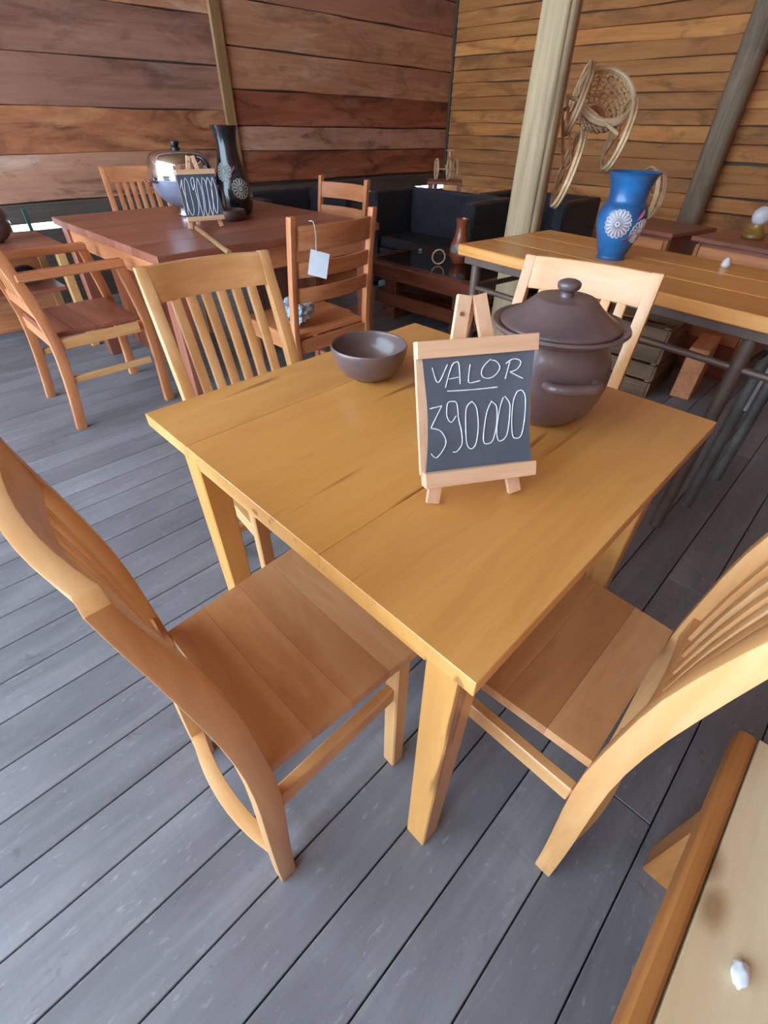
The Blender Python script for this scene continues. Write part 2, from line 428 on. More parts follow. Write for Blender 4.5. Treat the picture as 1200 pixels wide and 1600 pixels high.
# weathered pillar
def log(r0, r1, h, seed, n=22, m=14, flat=.0, crack=False):
    V, F = [], []
    for j in range(m+1):
        t = j/m; r = r0+(r1-r0)*t
        for i in range(n):
            a = 2*PI*i/n; rr = r*(1+.03*noise.noise(Vector((math.cos(a)*2, math.sin(a)*2, t*4+seed))))
            if flat: rr = min(rr, r*flat/max(abs(math.cos(a)), abs(math.sin(a)), .01))
            if crack and i in (34, 47): rr -= .012*(.6+.5*noise.noise(Vector((i, t*9, 4))))
            V.append((rr*math.cos(a), rr*math.sin(a), h*t))
    for j in range(m):
        for i in range(n): F.append([j*n+i, j*n+(i+1) % n, (j+1)*n+(i+1) % n, (j+1)*n+i])
    F += [list(range(n))[::-1], [m*n+i for i in range(n)]]
    return V, F
pil = tag(obj('wooden_post', log(.105, .075, WH-.002, 3, 56, 24, .90, True), postw('z'), None, (2.065, 1.095, 0), (0, 0, .35), smooth=True, angle=50),
          'pale weathered timber post standing behind the amber-topped table', 'post')
tag(obj('wooden_post', log(.112, .108, WH-.002, 8, flat=.86), post2w('z'), None, (XW-.13, 1.13, 0), smooth=True, angle=50),
    'dark grey-brown timber post against the narrow-board wall behind the cabinets', 'post')
struct(obj('trim_2', cbox((XW-.012, YW-.012, (WH+.58)/2), (.03, .03, WH-.58), .004), beamw('z')))
# ceiling of the barn
wf = struct(obj('wall_front_light_block', cbox(((XW+X0)/2, Y0-.03, WH/2), (XW-X0, .04, WH), .003), wallL('x')))  # unseen wall, placed close to block daylight from behind and right of the camera
wl = struct(obj('wall_left_light_block', cbox((X0-.03, (Y0-1.0)/2, WH/2), (.04, -1.0-Y0, WH), .003), wallL('y')))  # unseen wall piece, added to narrow the open side and cut its light
ce = struct(obj('ceiling', cbox(((X0+XW)/2+.2, (Y0+YW)/2, WH+.03), (XW-X0-.4, YW-Y0, .04), .003), ceilw('x')))

# ------------------------------------------------------------------ main table
T = thing('dining_table', 'honey-coloured square wooden dining table with the clay pot on it', 'table')
hx, hy = .3762, .3822
for (ya, yb) in ((-hy, -.134), (-.134, .222), (.222, hy)):
    obj('tabletop_board', cbox((0, (ya+yb)/2, .7475), (2*hx, yb-ya-.0002, .025), .0009), honey('x'), T)
for sx in (-1, 1):
    for sy in (-1, 1):
        V, F = cbox((0, 0, .3675), (.055, .055, .735), .003)
        V = [(x*(.86+.14*z/.735), y*(.86+.14*z/.735), z) for x, y, z in V]
        obj('leg', (V, F), honey('z'), T, (sx*(hx-.062), sy*(hy-.062), 0))
for sx in (-1, 1): obj('apron', cbox((sx*(hx-.048), 0, .695), (.022, 2*hy-.18, .08), .002), honey('y'), T)
for sy in (-1, 1): obj('apron', cbox((0, sy*(hy-.048), .695), (2*hx-.18, .022, .08), .002), honey('x'), T)

# ------------------------------------------------------------------ slat-back chairs
BACKP = [(-.252, .905), (-.247, .88), (-.231, .787), (-.206, .61), (-.197, .48), (-.200, .36), (-.209, .20), (-.216, 0)]
FRONTP = [(-.232, .905), (-.224, .87), (-.203, .80), (-.175, .67), (-.165, .53), (-.158, .42), (-.163, .30), (-.175, .15), (-.183, 0)]
def interp(prof, z):
    p = sorted(prof, key=lambda q: q[1])
    for a, b in zip(p, p[1:]):
        if a[1] <= z <= b[1]: return a[0]+(b[0]-a[0])*(z-a[1])/(b[1]-a[1])
    return p[-1][0] if z > p[-1][1] else p[0][0]
def slat_chair(label, loc, rz, lean=0, W=pale, sc=1, group=None, seatmat=None):
    t = thing('slat_back_chair', label, 'chair', loc, rz, group, sc)
    ex = lambda z: -lean*max(0, z-.47)
    def bx(z): return interp(BACKP, z)+ex(z)
    def fx(z): return interp(FRONTP, z)+ex(z)
    zz = [0, .06, .12, .2, .28, .36, .43, .5, .56, .62, .68, .74, .8, .84, .875, .905]
    sm = lambda f, z: (f(max(z-.05, 0))+2*f(z)+f(min(z+.05, .905)))/4
    for s in (-1, 1):
        outer = [(sm(bx, z), z) for z in zz]; inner = [(sm(fx, z), z) for z in zz]
        y0, y1 = sorted((s*.150, s*.180))
        obj('back_leg', strip_solid(outer, inner, 'y', y0, y1), W('z'), t, bevel=.003, smooth=True)
    for s in (-1, 1):
        obj('front_leg', cbox((.118, s*.165, .214), (.034, .034, .428), .003), W('z'), t)
        obj('side_rail', cbox((-.030, s*.163, .325), (.262, .020, .042), .002), W('x'), t)
    # seat of four boards, wider to the front, dished
    xs = [-.160, -.085, -.005, .078, .158]
    hw = lambda x: .166+(x+.16)/.318*.020
    for a, b in zip(xs, xs[1:]):
        V, F = [], []; n = 8
        for i in range(n+1):
            q = -1+2*i/n
            for x in (a+.0002, b-.0002):
                d = .009*(1-q*q)*(1-((x+.02)/.2)**2)
                V += [(x, q*hw(x), .428), (x, q*hw(x), .451-d)]
        for i in range(n):
            k = 4*i
            F += [[k, k+4, k+6, k+2], [k+1, k+3, k+7, k+5], [k, k+1, k+5, k+4], [k+2, k+6, k+7, k+3]]
        F += [[0, 2, 3, 1], [4*n, 4*n+1, 4*n+3, 4*n+2]]
        obj('seat_board', (V, F), (seatmat or (seatw if W is pale else W))('y'), t)
    for x in (-.14, .118): obj('seat_rail', cbox((x, 0, .410), (.024, .27 if x < 0 else .296, .036), .002), W('y'), t)
    # crest rail, bowed backwards
    def bowed(z0, z1, th, bow, off=0, hw=.152, n=10):
        V, F = [], []
        for i in range(n+1):
            q = -1+2*i/n; dx = -bow*(1-q*q)
            for z in (z0, z1):
                xm = (sm(bx, z)+sm(fx, z))/2+off
                V += [(xm+dx-th/2, q*hw, z), (xm+dx+th/2, q*hw, z)]
        for i in range(n):
            k = 4*i
            F += [[k, k+4, k+5, k+1], [k+2, k+3, k+7, k+6], [k, k+2, k+6, k+4], [k+1, k+5, k+7, k+3]]
        F += [[0, 1, 3, 2], [4*n, 4*n+2, 4*n+3, 4*n+1]]
        return V, F
    obj('crest_rail', bowed(.826, .904, .020, .020), W('y'), t, bevel=.003, smooth=True)
    obj('lower_back_rail', bowed(.462, .520, .020, .012), W('y'), t, bevel=.002, smooth=True)
    for i in range(6):
        y = -.150+.300*(i+1)/7; q = y/.152
        o2, i2 = [], []
        for z in (.515, .58, .64, .70, .76, .83):
            tt = (z-.515)/.315; xm = (sm(bx, z)+sm(fx, z))/2-(.012+.008*tt)*(1-q*q)
            o2.append((xm-.009, z)); i2.append((xm+.009, z))
        obj('slat', strip_solid(o2, i2, 'y', y-.0125, y+.0125), W('z'), t, bevel=.003, seg=2, smooth=True)
    # low bowed stretcher between the back legs
    o2 = []; i2 = []
    for i in range(11):
        q = -1+2*i/10; o2.append((-.209-.024*(1-q*q), q*.152)); i2.append((-.183-.020*(1-q*q), q*.152))
    obj('stretcher', strip_solid(o2, i2, 'z', .095, .118), W('y'), t, bevel=.002, smooth=True)
    return t
slat_chair('pale slat-back chair at the square table, facing the chair behind the clay pot', (-.370, -.006, 0), 0)
slat_chair('pale slat-back chair tucked under the table next to the pine bench', (-.014, -.346, 0), PI/2)
slat_chair('pale slat-back chair between the square table and the red-brown table', (-.023, .480, 0), -PI/2-.105, .20)
slat_chair('pale slat-back chair right behind the lidded clay pot', (.447, .043, 0), PI+.152, .12)

# ------------------------------------------------------------------ lidded pot, bowl
POT = thing('clay_pot', 'large dark clay cooking pot with lid and side handles', 'pot', (.170, -.125, .760), -.62)
body = smoothprof([(0, .0), (.050, .001), (.066, .004), (.090, .030), (.101, .062), (.103, .090), (.097, .118), (.088, .138), (.086, .147)], 5)
body += [(.097, .153), (.110, .159), (.1145, .164), (.112, .168), (.102, .165), (.092, .158), (.082, .150), (.084, .130), (.09, .09), (.075, .03), (.0, .012)]
obj('body', lathe(body, 56), CLAY, POT, smooth=True, angle=60)
lidp = [(0, .158), (.09, .158), (.0985, .163), (.100, .1665), (.098, .1695), (.092, .1715), (.076, .1815), (.060, .1945), (.0495, .2045), (.0475, .2060), (.0450, .2066), (.016, .2080)]
lid = obj('lid', lathe(lidp+[(0, .2080)], 56), CLAY, POT, smooth=True, angle=60)
obj('knob', lathe(smoothprof([(.0125, .204), (.0105, .211), (.0112, .216), (.0165, .2195), (.0185, .2245), (.0170, .2295), (.0095, .2330), (0, .2338)], 4), 32), CLAY, lid, smooth=True, angle=60)
for s in (1, -1):
    pts = spline([(.092, -.040, .083), (.110, -.039, .086), (.124, -.026, .089), (.128, 0, .090), (.124, .026, .089), (.110, .039, .086), (.092, .040, .083)], 4)
    g = tube(pts, .0085, 10)
    obj('handle', xf(g, rot=(0, 0, 0 if s > 0 else PI)), CLAY, POT, smooth=True, angle=60, rot=(0, 0, math.radians(230)+.62), loc=(0, 0, .013))
bp = smoothprof([(0, 0), (.034, 0), (.040, .003), (.060, .017), (.073, .038), (.0795, .060), (.080, .068)], 5)
bp += [(.0785, .0705), (.0755, .0695)] + smoothprof([(.0755, .0695), (.070, .048), (.055, .024), (.035, .013), (0, .010)], 5)[1:]
tag(obj('clay_bowl', lathe(bp, 56), CLAY, None, (.045, .215, .760), smooth=True, angle=60), 'small dark clay bowl standing empty on the honey-coloured table', 'bowl')

# ------------------------------------------------------------------ chalkboard easels
def easel(label, loc, rz, lean, width, strokes, h_top, ledge, cr, board, apex, cloth=True, sr=.0011, bl=None):
    """local: x along the feet, z up the leaning plane, y back"""
    t = thing('chalkboard_easel', label, 'sign', loc, rz)
    def pl(u, v, d=0):   # plane -> local
        return (u, v*math.sin(lean)+d*math.cos(lean), v*math.cos(lean)-d*math.sin(lean))
    def slab(u0, u1, v0, v1, d0, d1, bv=.0008):
        g = cbox(((u0+u1)/2, (d0+d1)/2, (v0+v1)/2), (u1-u0, d1-d0, v1-v0), bv)
        return [pl(x, z, y) for x, y, z in g[0]], g[1]
    def bar(p, q, wd, d0, d1):
        P, Q = Vector((p[0], p[1])), Vector((q[0], q[1])); dr = (Q-P).normalized(); nn = Vector((-dr.y, dr.x))*wd/2
        c = [P+nn, P-nn, Q-nn, Q+nn]
        V = [pl(a.x, a.y, d0) for a in c]+[pl(a.x, a.y, d1) for a in c]
        return V, [[0, 1, 2, 3], [7, 6, 5, 4], [0, 4, 5, 1], [1, 5, 6, 2], [2, 6, 7, 3], [3, 7, 4, 0]]
    au, av = apex
    f = .004
    obj('front_leg', bar((.010, .0065), (au-.009, av), .019, f, f+.008), craftw('z'), t, bevel=.0006, seg=1)
    obj('front_leg', bar((width-.010, .0065), (au+.010, av), .019, f, f+.008), craftw('z'), t, bevel=.0006, seg=1)
    A = Vector(pl(au, av-.012, f+.010)); B = Vector((au, A.y+.075*av/.277, 0.0))
    A = A+(A-B).normalized()*.012
    q4 = [(-.009, 0), (.009, 0), (.009, .008), (-.009, .008)]
    obj('rear_leg', ([(p.x+a, p.y+b, p.z) for p in (A, B) for a, b in q4], [[0, 1, 2, 3], [7, 6, 5, 4], [0, 4, 5, 1], [1, 5, 6, 2], [2, 6, 7, 3], [3, 7, 4, 0]]), craftw('z'), t)
    obj('ledge', slab(ledge[0], ledge[1], ledge[2], ledge[3], -.018, f), craftw('x'), t)
    obj('top_bar', slab(cr[0], cr[1], cr[2], cr[3], -.014, f-.0005), craftw('x'), t)
    obj('back_panel', slab(board[0], board[1], board[2], board[3], -.004, f-.001), craftw('z'), t)
    obj('hinge_pin', tube([Vector(pl(au-.016, av-.022, f-.004)), Vector(pl(au-.016, av-.022, f+.002))], .0026, 10), NICKEL, t, smooth=True)
    # curled black sheet
    b0, b1, b2, b3 = bl or (board[0]+.006, board[1]-.002, board[2]+.001, board[3]-.004)
    V, F = [], []; nx, nz = 16, 18
    def dd(a, b):
        c = .004*(max(0, (b-.72)/.28)**2)*(max(0, (.3-a)/.3)+.3) + .0035*max(0, (a-.8)/.2)**2*(.4+abs(b-.5)) + .004*max(0, (.18-b)/.18)**2*a
        return -.0075-c-.0008*noise.noise(Vector((a*4, b*4, 1)))
    def edge(b): return .010*math.sin(b*PI)**1.0 if cloth else 0
    for j in range(nz+1):
        for i in range(nx+1):
            a, b = i/nx, j/nz
            uu = b0+edge(b)*.55 + (b1-b0-edge(b)*.85)*a; vv = b2+(b3-b2)*b
            V.append(pl(uu, vv, dd(a, b) if cloth else -.0062))
    N = len(V); V += [(x, y+.0016, z) for x, y, z in V]
    W_ = nx+1
    for j in range(nz):
        for i in range(nx):
            k = j*W_+i; F += [[k, k+1, k+W_+1, k+W_], [N+k, N+k+W_, N+k+W_+1, N+k+1]]
    rim = [i for i in range(W_)]+[j*W_+nx for j in range(1, nz+1)]+[nz*W_+i for i in range(nx-1, -1, -1)]+[j*W_ for j in range(nz-1, 0, -1)]
    for a, b in zip(rim, rim[1:]+rim[:1]): F.append([a, N+a, N+b, b])
    sheet = obj('chalkboard', (V, F), CHALKB, t, smooth=True, angle=60)
    gs = []
    for st in strokes:
        pts = spline([(u, v, 0) for u, v in st], 5)
        q = []
        for p in pts:
            b = min(max((p.y-b2)/(b3-b2), 0), 1); a = min(max((p.x-b0)/(b1-b0), 0), 1)
            q.append(Vector(pl(p.x, p.y, (dd(a, b) if cloth else -.0062)-.0006)))
        rr = [sr*(.75+.45*abs(noise.noise(Vector((i*.6, len(gs), 2))))) for i in range(len(q))]
        gs.append(tube(q, rr, 6, rx=1))
    obj('chalk_lettering', join(*gs), CHALK, sheet, label='white chalk handwriting')
    return t
S1 = [[(.0112, .1938), (.019, .1745), (.0318, .196)], [(.0287, .1672), (.0373, .1928), (.0434, .1979), (.0476, .1948), (.0492, .1703)], [(.0335, .1776), (.0471, .179)],
 [(.0628, .1939), (.0607, .1758), (.0631, .1705), (.077, .1724)], [(.0915, .1981), (.0822, .1907), (.0785, .182), (.0823, .1756), (.0926, .1748), (.101, .1801), (.1044, .1874), (.0992, .1949), (.0915, .1971)],
 [(.1186, .1927), (.1125, .1714)], [(.1128, .1908), (.1225, .1959), (.132, .194), (.1335, .1885), (.1279, .182), (.119, .1799)], [(.119, .1799), (.1377, .1701)], [(.0311, .1627), (.0666, .1616), (.1016, .1618)],
 [(.0062, .1424), (.0231, .1446)], [(.0231, .1446), (.007, .1168)], [(.007, .1168), (.0197, .1125), (.0273, .0996), (.0249, .088), (.0137, .0761), (.006, .0825)],
 [(.0429, .1296), (.0356, .1219), (.0299, .1306), (.0312, .1466), (.0373, .149), (.0442, .1456), (.0462, .1254), (.0499, .1083), (.0505, .091), (.0432, .0814), (.0373, .0813)],
 [(.0653, .1466), (.0575, .1382), (.056, .1135), (.0577, .09), (.0637, .0827), (.0707, .089), (.0741, .1114), (.0719, .1371), (.0653, .1466)],
 [(.0936, .1447), (.0865, .1296), (.0823, .1051), (.0824, .09), (.0888, .0869), (.0963, .092), (.101, .1134), (.1007, .1358), (.0941, .1435)],
 [(.1106, .1479), (.1057, .1338), (.1015, .1093), (.103, .0922), (.1085, .0889), (.1163, .0963), (.1196, .1179), (.1199, .1382), (.1128, .1489)],
 [(.1306, .1541), (.1252, .1413), (.1232, .1169), (.1249, .0952), (.1304, .0901), (.1379, .0942), (.1421, .1178), (.1422, .1445), (.1373, .1544), (.1306, .1541)]]
easel('small wooden easel with black chalkboard reading VALOR 390000', (-.208, -.172, .760), -.5543, math.radians(21), .148, S1, .277,
      (-.006, .158, .036, .057), (-.009, .157, .205, .226), (-.009, .154, .052, .208), (.072, .277), True, .00095, (-.002, .152, .057, .205))
S2 = [[(.0099, .1717), (.0232, .2041)], [(.0232, .2041), (.0195, .1624), (.0215, .125), (.0144, .0629)], [(.0444, .2101), (.0356, .199), (.0267, .1573), (.0222, .1016), (.0295, .064), (.0417, .068), (.0479, .0935), (.0494, .1452), (.05, .1899), (.0434, .2091)],
 [(.0822, .202), (.0778, .2113), (.067, .2001), (.0658, .1716), (.0682, .1625), (.0796, .1888), (.0811, .2061), (.0766, .1553), (.0768, .1098), (.0688, .0761), (.0593, .0568)],
 [(.0982, .2082), (.089, .1777), (.0833, .133), (.0829, .0752), (.0856, .0559), (.0961, .0792), (.1047, .1319), (.1053, .1767), (.0993, .2081)],
 [(.1225, .2092), (.1133, .1767), (.1108, .1309), (.1035, .0691), (.1099, .0569), (.1243, .0843), (.1328, .1411), (.1342, .191), (.1247, .2091)],
 [(.147, .2081), (.1365, .1818), (.1322, .1299), (.1304, .0843), (.1334, .0558), (.1463, .0945), (.1552, .1401), (.1567, .1859), (.149, .2082)],
 [(.1713, .2082), (.1592, .1746), (.1514, .129), (.1498, .0822), (.1566, .0609), (.1697, .0984), (.1782, .1513), (.175, .1898), (.1713, .2082)]]
easel('small wooden easel with chalkboard reading 1090000 on the red-brown table', (.577, 2.072, .760), -.1734, math.radians(10), .180, S2, .30,
      (.002, .186, .034, .054), (.004, .190, .222, .242), (.004, .186, .050, .224), (.094, .295), False, .0016, (.003, .186, .050, .222))

# ------------------------------------------------------------------ red-brown table and what stands on it
RT = thing('dining_table', 'large red-brown wooden table carrying the steel dome and black vase', 'table', (.83, 2.28, 0))
for i in range(5):
    a = -.66+.264*i
    obj('tabletop_board', cbox((0, a+.132, .7425), (1.25, .2635, .035), .003), redw('x'), RT)
for s in (-1, 1):
    obj('apron', cbox((0, s*.60, .675), (1.11, .028, .10), .003), orange('x'), RT)
    obj('apron', cbox((s*.57, 0, .675), (.028, 1.17, .10), .003), orange('y'), RT)
    obj('pedestal_panel', cbox((s*.44, .08, .36), (.05, .80, .53), .004), darkred('z'), RT)
    for s2 in (-1, 1): obj('leg', cbox((s*.565, s2*.60, .3625), (.07, .07, .725), .004), redw('z'), RT)
CL = thing('domed_serving_pan', 'grey footed pan under a shiny steel dome lid with black knob', 'pan', (.80, 2.50, .760))
obj('foot', lathe([(0, 0), (.066, 0), (.068, .006), (.062, .010), (.058, .030), (.064, .046), (.060, .050), (0, .050)], 40), STEEL, CL, smooth=True, angle=40)
obj('pan', lathe(smoothprof([(0, .048), (.06, .050), (.10, .066), (.135, .100), (.152, .140), (.158, .168)], 5)+[(.164, .170), (.164, .175), (.152, .175), (.12, .1), (0, .07)], 56), PAN, CL, smooth=True, angle=60)
dm = obj('dome_lid', lathe([(.164, .176)]+smoothprof([(.164, .178), (.164, .205), (.160, .245), (.142, .277), (.105, .294), (.05, .300), (0, .301)], 6), 64), STEEL, CL, smooth=True, angle=60)
obj('knob', lathe([(.024, .300), (.024, .306), (.016, .308), (.018, .314), (.024, .324), (.022, .332), (0, .334)], 28), BLACKP, dm, smooth=True, angle=50)
for s in (-1, 1):
    obj('handle', tube(spline([(s*.150, -.035, .165), (s*.19, -.03, .172), (s*.20, 0, .174), (s*.19, .03, .172), (s*.150, .035, .165)], 4), .006, 8), STEEL, CL, smooth=True)
def vase_surface(prof):
    def r(z):
        for (r0, z0), (r1, z1) in zip(prof, prof[1:]):
            if z0 <= z <= z1: return r0+(r1-r0)*(z-z0)/max(z1-z0, 1e-6)
        return prof[-1][0]
    return r
def on_vase(rf, az, s, z, off):  # s: arc offset
    r = rf(z); a = az+s/r
    return ((r+off)*math.cos(a), (r+off)*math.sin(a), z)
def vase_flower(rf, az, z0, R, petals, mat, vs, back=None):
    V = [on_vase(rf, az, 0, z0, .0022)]; F = []; n = petals*2
    for q in (.5, .94):
        V += [on_vase(rf, az, R*q*math.cos(2*PI*k/n), z0+R*q*math.sin(2*PI*k/n), .0016) for k in range(n)]
    F += [[0, 1+k, 1+(k+1) % n] for k in range(n)]+[[1+k, 1+n+k, 1+n+(k+1) % n, 1+(k+1) % n] for k in range(n)]
    d = obj('flower', (V, F), back or GREYF, vs, smooth=True)
    gs = []
    for k in range(petals):
        a = 2*PI*k/petals; hw_ = PI/petals*.92
        loop = []
        for t_, da in ((.30, 0), (.62, -.8), (.88, -1), (1.0, -.45), (1.0, .45), (.88, 1), (.62, .8)):
            an = a+da*hw_; loop.append(on_vase(rf, az, R*t_*math.cos(an), z0+R*t_*math.sin(an), .0026))
        gs.append(tube(loop, R*.034, 5, True))
    gs.append(tube([on_vase(rf, az, R*.15*math.cos(2*PI*i/8), z0+R*.15*math.sin(2*PI*i/8), .0036) for i in range(8)], R*.06, 5, True))
    obj('petal_outline', join(*gs), mat, d, smooth=True)
    return d
def vase_leaf(rf, az, z0, L, ang, mat, vs):
    pts = [on_vase(rf, az, L*(t-.5)*math.cos(ang), z0+L*(t-.5)*math.sin(ang), .001) for t in (0, .25, .5, .75, 1)]
    return obj('leaf', tube(pts, [.002, L*.2, L*.26, L*.2, .002], 6, rx=.3), mat, vs, smooth=True)
bvp = smoothprof([(.070, .0), (.088, .02), (.099, .07), (.098, .11), (.086, .17), (.066, .24), (.056, .30), (.058, .35), (.072, .398)], 5)
BV = thing('vase', 'tall black glazed vase with silver flowers on the red-brown table', 'vase', (1.03, 2.37, .760))
vs = obj('body', lathe([(0, 0)]+bvp+[(.068, .400), (.054, .35), (.050, .30), (0, .28)], 48), BLACKG, BV, smooth=True, angle=60)
rf = vase_surface(bvp); az0 = math.atan2(-.483-2.37, -.612-1.03)
vase_flower(rf, az0-.50, .205, .042, 14, GREYF, vs, DKPETAL); vase_flower(rf, az0+.42, .130, .046, 14, GREYF, vs, DKPETAL)
vase_leaf(rf, az0+.15, .215, .045, .9, PINK, vs)
CD = thing('clay_dish', 'small round brown clay dish with a tall loop handle', 'dish', (.905, 2.215, .760), .3)
obj('dish', lathe(smoothprof([(0, 0), (.055, 0), (.07, .01), (.076, .03), (.072, .048)], 4)+[(.068, .05), (.064, .045), (.05, .015), (0, .012)], 40), CLAY2, CD, smooth=True, angle=60)
obj('loop_handle', tube(spline([(-.008, .045, .04), (-.020, .055, .09), (-.022, .06, .125), (0, .06, .148), (.022, .06, .125), (.020, .055, .09), (.010, .045, .04)], 4), .008, 8), CLAY2, CD, smooth=True)
ST = obj('wooden_rod', tube([(.600, 2.035, .772), (.475, 1.60, .7715), (.43, 1.44, .7705)], .011, 10), battw('y'), None)
tag(ST, 'thin wooden rod lying across the edge of the red-brown table', 'rod')

# ------------------------------------------------------------------ ladder-back chairs
def ladder_chair(label, loc, rz, sc=1, W=orange, slats=((.785, .872), (.682, .742), (.582, .642)), seatW=None):
    t = thing('ladder_back_chair', label, 'chair', loc, rz, None, sc)
    for s in (-1, 1):
        zz = [0, .1, .2, .3, .43, .5, .6, .7, .8, .86, .905]
        xb = lambda z: -.205-(.055*((z-.43)/.47)**1.3 if z > .43 else .02*((.43-z)/.43))
        y0, y1 = sorted((s*.200, s*.228))
        obj('back_leg', strip_solid([(xb(z)-.016, z) for z in zz], [(xb(z)+.016, z) for z in zz], 'y', y0, y1), W('z'), t, bevel=.005, smooth=True)
        obj('front_leg', cbox((.175, s*.195, .21), (.036, .036, .42), .004), W('z'), t)
        obj('side_rail', cbox((-.015, s*.200, .385), (.345, .022, .06), .002), W('x'), t)
        obj('stretcher', cbox((-.015, s*.200, .16), (.345, .018, .03), .002), W('x'), t)
    for i in range(4):
        a = -.195+.1025*i
        obj('seat_board', cbox((a+.05125, 0, .430), (.102, .40 if i == 0 else .45, .022), .003), (seatW or W)('y'), t)
    for z in (.385,):
        obj('front_rail', cbox((.175, 0, z), (.022, .354, .06), .002), W('y'), t)
        obj('back_rail', cbox((-.205, 0, z), (.022, .40, .06), .002), W('y'), t)
    for z0, z1 in slats:
        V, F = [], []; n = 10
        for i in range(n+1):
            q = -1+2*i/n; dx = -.035*(1-q*q)
            for z in (z0, z1):
                xm = -.205-.055*((z-.43)/.47)**1.3
                V += [(xm+dx-.008, q*.201, z), (xm+dx+.008, q*.201, z)]
        for i in range(n):
            k = 4*i; F += [[k, k+4, k+5, k+1], [k+2, k+3, k+7, k+6], [k, k+2, k+6, k+4], [k+1, k+5, k+7, k+3]]
        F += [[0, 1, 3, 2], [4*n, 4*n+2, 4*n+3, 4*n+1]]
        obj('back_slat', (V, F), W('y'), t, bevel=.003, smooth=True)
    return t
ladder_chair('orange ladder-back chair with a white tag hanging from its top slat', (.80, 1.475, 0), PI/2)
ladder_chair('orange ladder-back chair in front of the black wicker, no tag on it', (1.545, 2.30, 0), PI+.05)
def tagpaper():
    t = thing('price_tag', 'white paper tag hanging by a string from the ladder-back chair', 'tag', (.665, 1.180, .80))
    obj('card', xf(cbox((0, 0, 0), (.078, .0012, .092), .0003), (0, -.014, -.060), (-.30, .28, -.50)), PAPER, t)
    obj('string', tube(spline([(-.004, .022, .086), (-.004, -.004, .084), (.002, -.006, .04), (.0, -.004, .0), (.004, -.002, -.018)], 4), .0016, 6), STRING, t)
tagpaper()
def crumple(r, seed, sub=4, amp=.4, sq=(1, 1, 1)):
    bm = bmesh.new(); bmesh.ops.create_icosphere(bm, subdivisions=sub, radius=r)
    for v in bm.verts:
        n = v.co.normalized(); d = 1+amp*(noise.noise(n*2.3+Vector((seed, 0, 0)))+.6*abs(noise.noise(n*5.1+Vector((0, seed, 0))))-.2)
        v.co = Vector((n.x*sq[0], n.y*sq[1], n.z*sq[2]))*r*d
    bm.verts.ensure_lookup_table(); z0 = min(v.co.z for v in bm.verts)
    g = ([(v.co.x, v.co.y, v.co.z-z0) for v in bm.verts], [[x.index for x in f.verts] for f in bm.faces]); bm.free(); return g
tag(obj('crumpled_cloth', crumple(.075, 3, 4, .5, (1.1, .9, .75)), CLOTH, None, (.675, 1.37, .4415), smooth=True, angle=40), 'crumpled blue-grey cloth left on the ladder-back chair seat', 'cloth')
slat_chair('orange slat-back chair behind the red-brown table beside the steel dome', (.77, 2.96, 0), -PI/2-.22, .10, orange, 1.05)

# ------------------------------------------------------------------ armchair on the left
def armchair():
    W = orange
    t = thing('armchair', 'orange wooden armchair with open arms facing the red-brown table', 'chair', (0, 2.245, 0), 0)
    for s in (-1, 1):
        y0, y1 = sorted((s*.222, s*.256))
        zz = [0, .08, .16, .25, .34, .43, .52, .62, .72, .82, .92]
        xb = lambda z: -.19-.055*(abs(z-.40)/.45)**1.5*(1.0 if z < .4 else 1.5)
        obj('back_leg', strip_solid([(xb(z)-.024, z) for z in zz], [(xb(z)+.02, z) for z in zz], 'y', y0, y1), W('z'), t, bevel=.004, smooth=True)
        zz = [0, .1, .2, .3, .42, .5, .58, .665]
        xf_ = lambda z: .205+.018*math.sin((z-.1)*5)-(.03*(z-.42)/.24 if z > .42 else -.02*(.42-z)/.42)
        obj('front_leg', strip_solid([(xf_(z)-.022, z) for z in zz], [(xf_(z)+.022, z) for z in zz], 'y', y0, y1), W('z'), t, bevel=.004, smooth=True)
        obj('arm', cbox((-.018, s*.239, .682), (.43, .044, .034), .005), W('x'), t)
        obj('side_rail', cbox((-.0, s*.239, .400), (.36, .022, .045), .002), pale('x'), t)
        obj('stretcher', cbox((-.0, s*.239, .235), (.37, .020, .028), .002), pale('x'), t)
    for i in range(4): obj('seat_board', cbox((-.145+.0975*i, 0, .432), (.097, .43, .022), .003), redw('y'), t)
    obj('front_rail', cbox((.195, 0, .395), (.022, .444, .055), .002), W('y'), t)
    obj('back_rail', cbox((-.19, 0, .395), (.022, .444, .055), .002), W('y'), t)
    obj('crest_rail', cbox((-.290, 0, .86), (.022, .444, .09), .004), W('y'), t)
    obj('lower_back_rail', cbox((-.208, 0, .53), (.022, .444, .05), .004), W('y'), t)
    for i in range(6):
        y = -.222+.444*(i+1)/7
        obj('back_slat', strip_solid([(-.214, .54), (-.226, .66), (-.256, .76), (-.292, .83)], [(-.202, .54), (-.214, .66), (-.244, .76), (-.280, .83)], 'y', y-.016, y+.016), W('z'), t, bevel=.002, seg=1)
armchair()
# shelf table at the far left with pots
SH = thing('shelf_table', 'low reddish shelf table under the round dark pot by the back wall', 'table', (-.14, 3.38, 0))
for i in range(3): obj('top_board', cbox((0, -.20+.20*i, .585), (.80, .198, .03), .003), redw('x'), SH)
for sx in (-1, 1):
    for sy in (-1, 1): obj('leg', cbox((sx*.36, sy*.26, .285), (.05, .05, .57), .003), pale('z'), SH)
obj('back_panel', cbox((0, .255, .30), (.67, .018, .52), .002), orange('x'), SH)
obj('shelf', cbox((0, 0, .36), (.66, .47, .022), .002), redw('x'), SH)
tag(obj('round_pot', lathe(smoothprof([(0, 0), (.05, 0), (.10, .03), (.13, .09), (.12, .16), (.08, .20), (.06, .215)], 5)+[(.07, .235), (.06, .235), (.05, .21), (0, .2)], 40), CLAY, None, (-.04, 3.42, .601), smooth=True, angle=60),
    'round dark clay pot on the low shelf table by the back wall', 'pot')
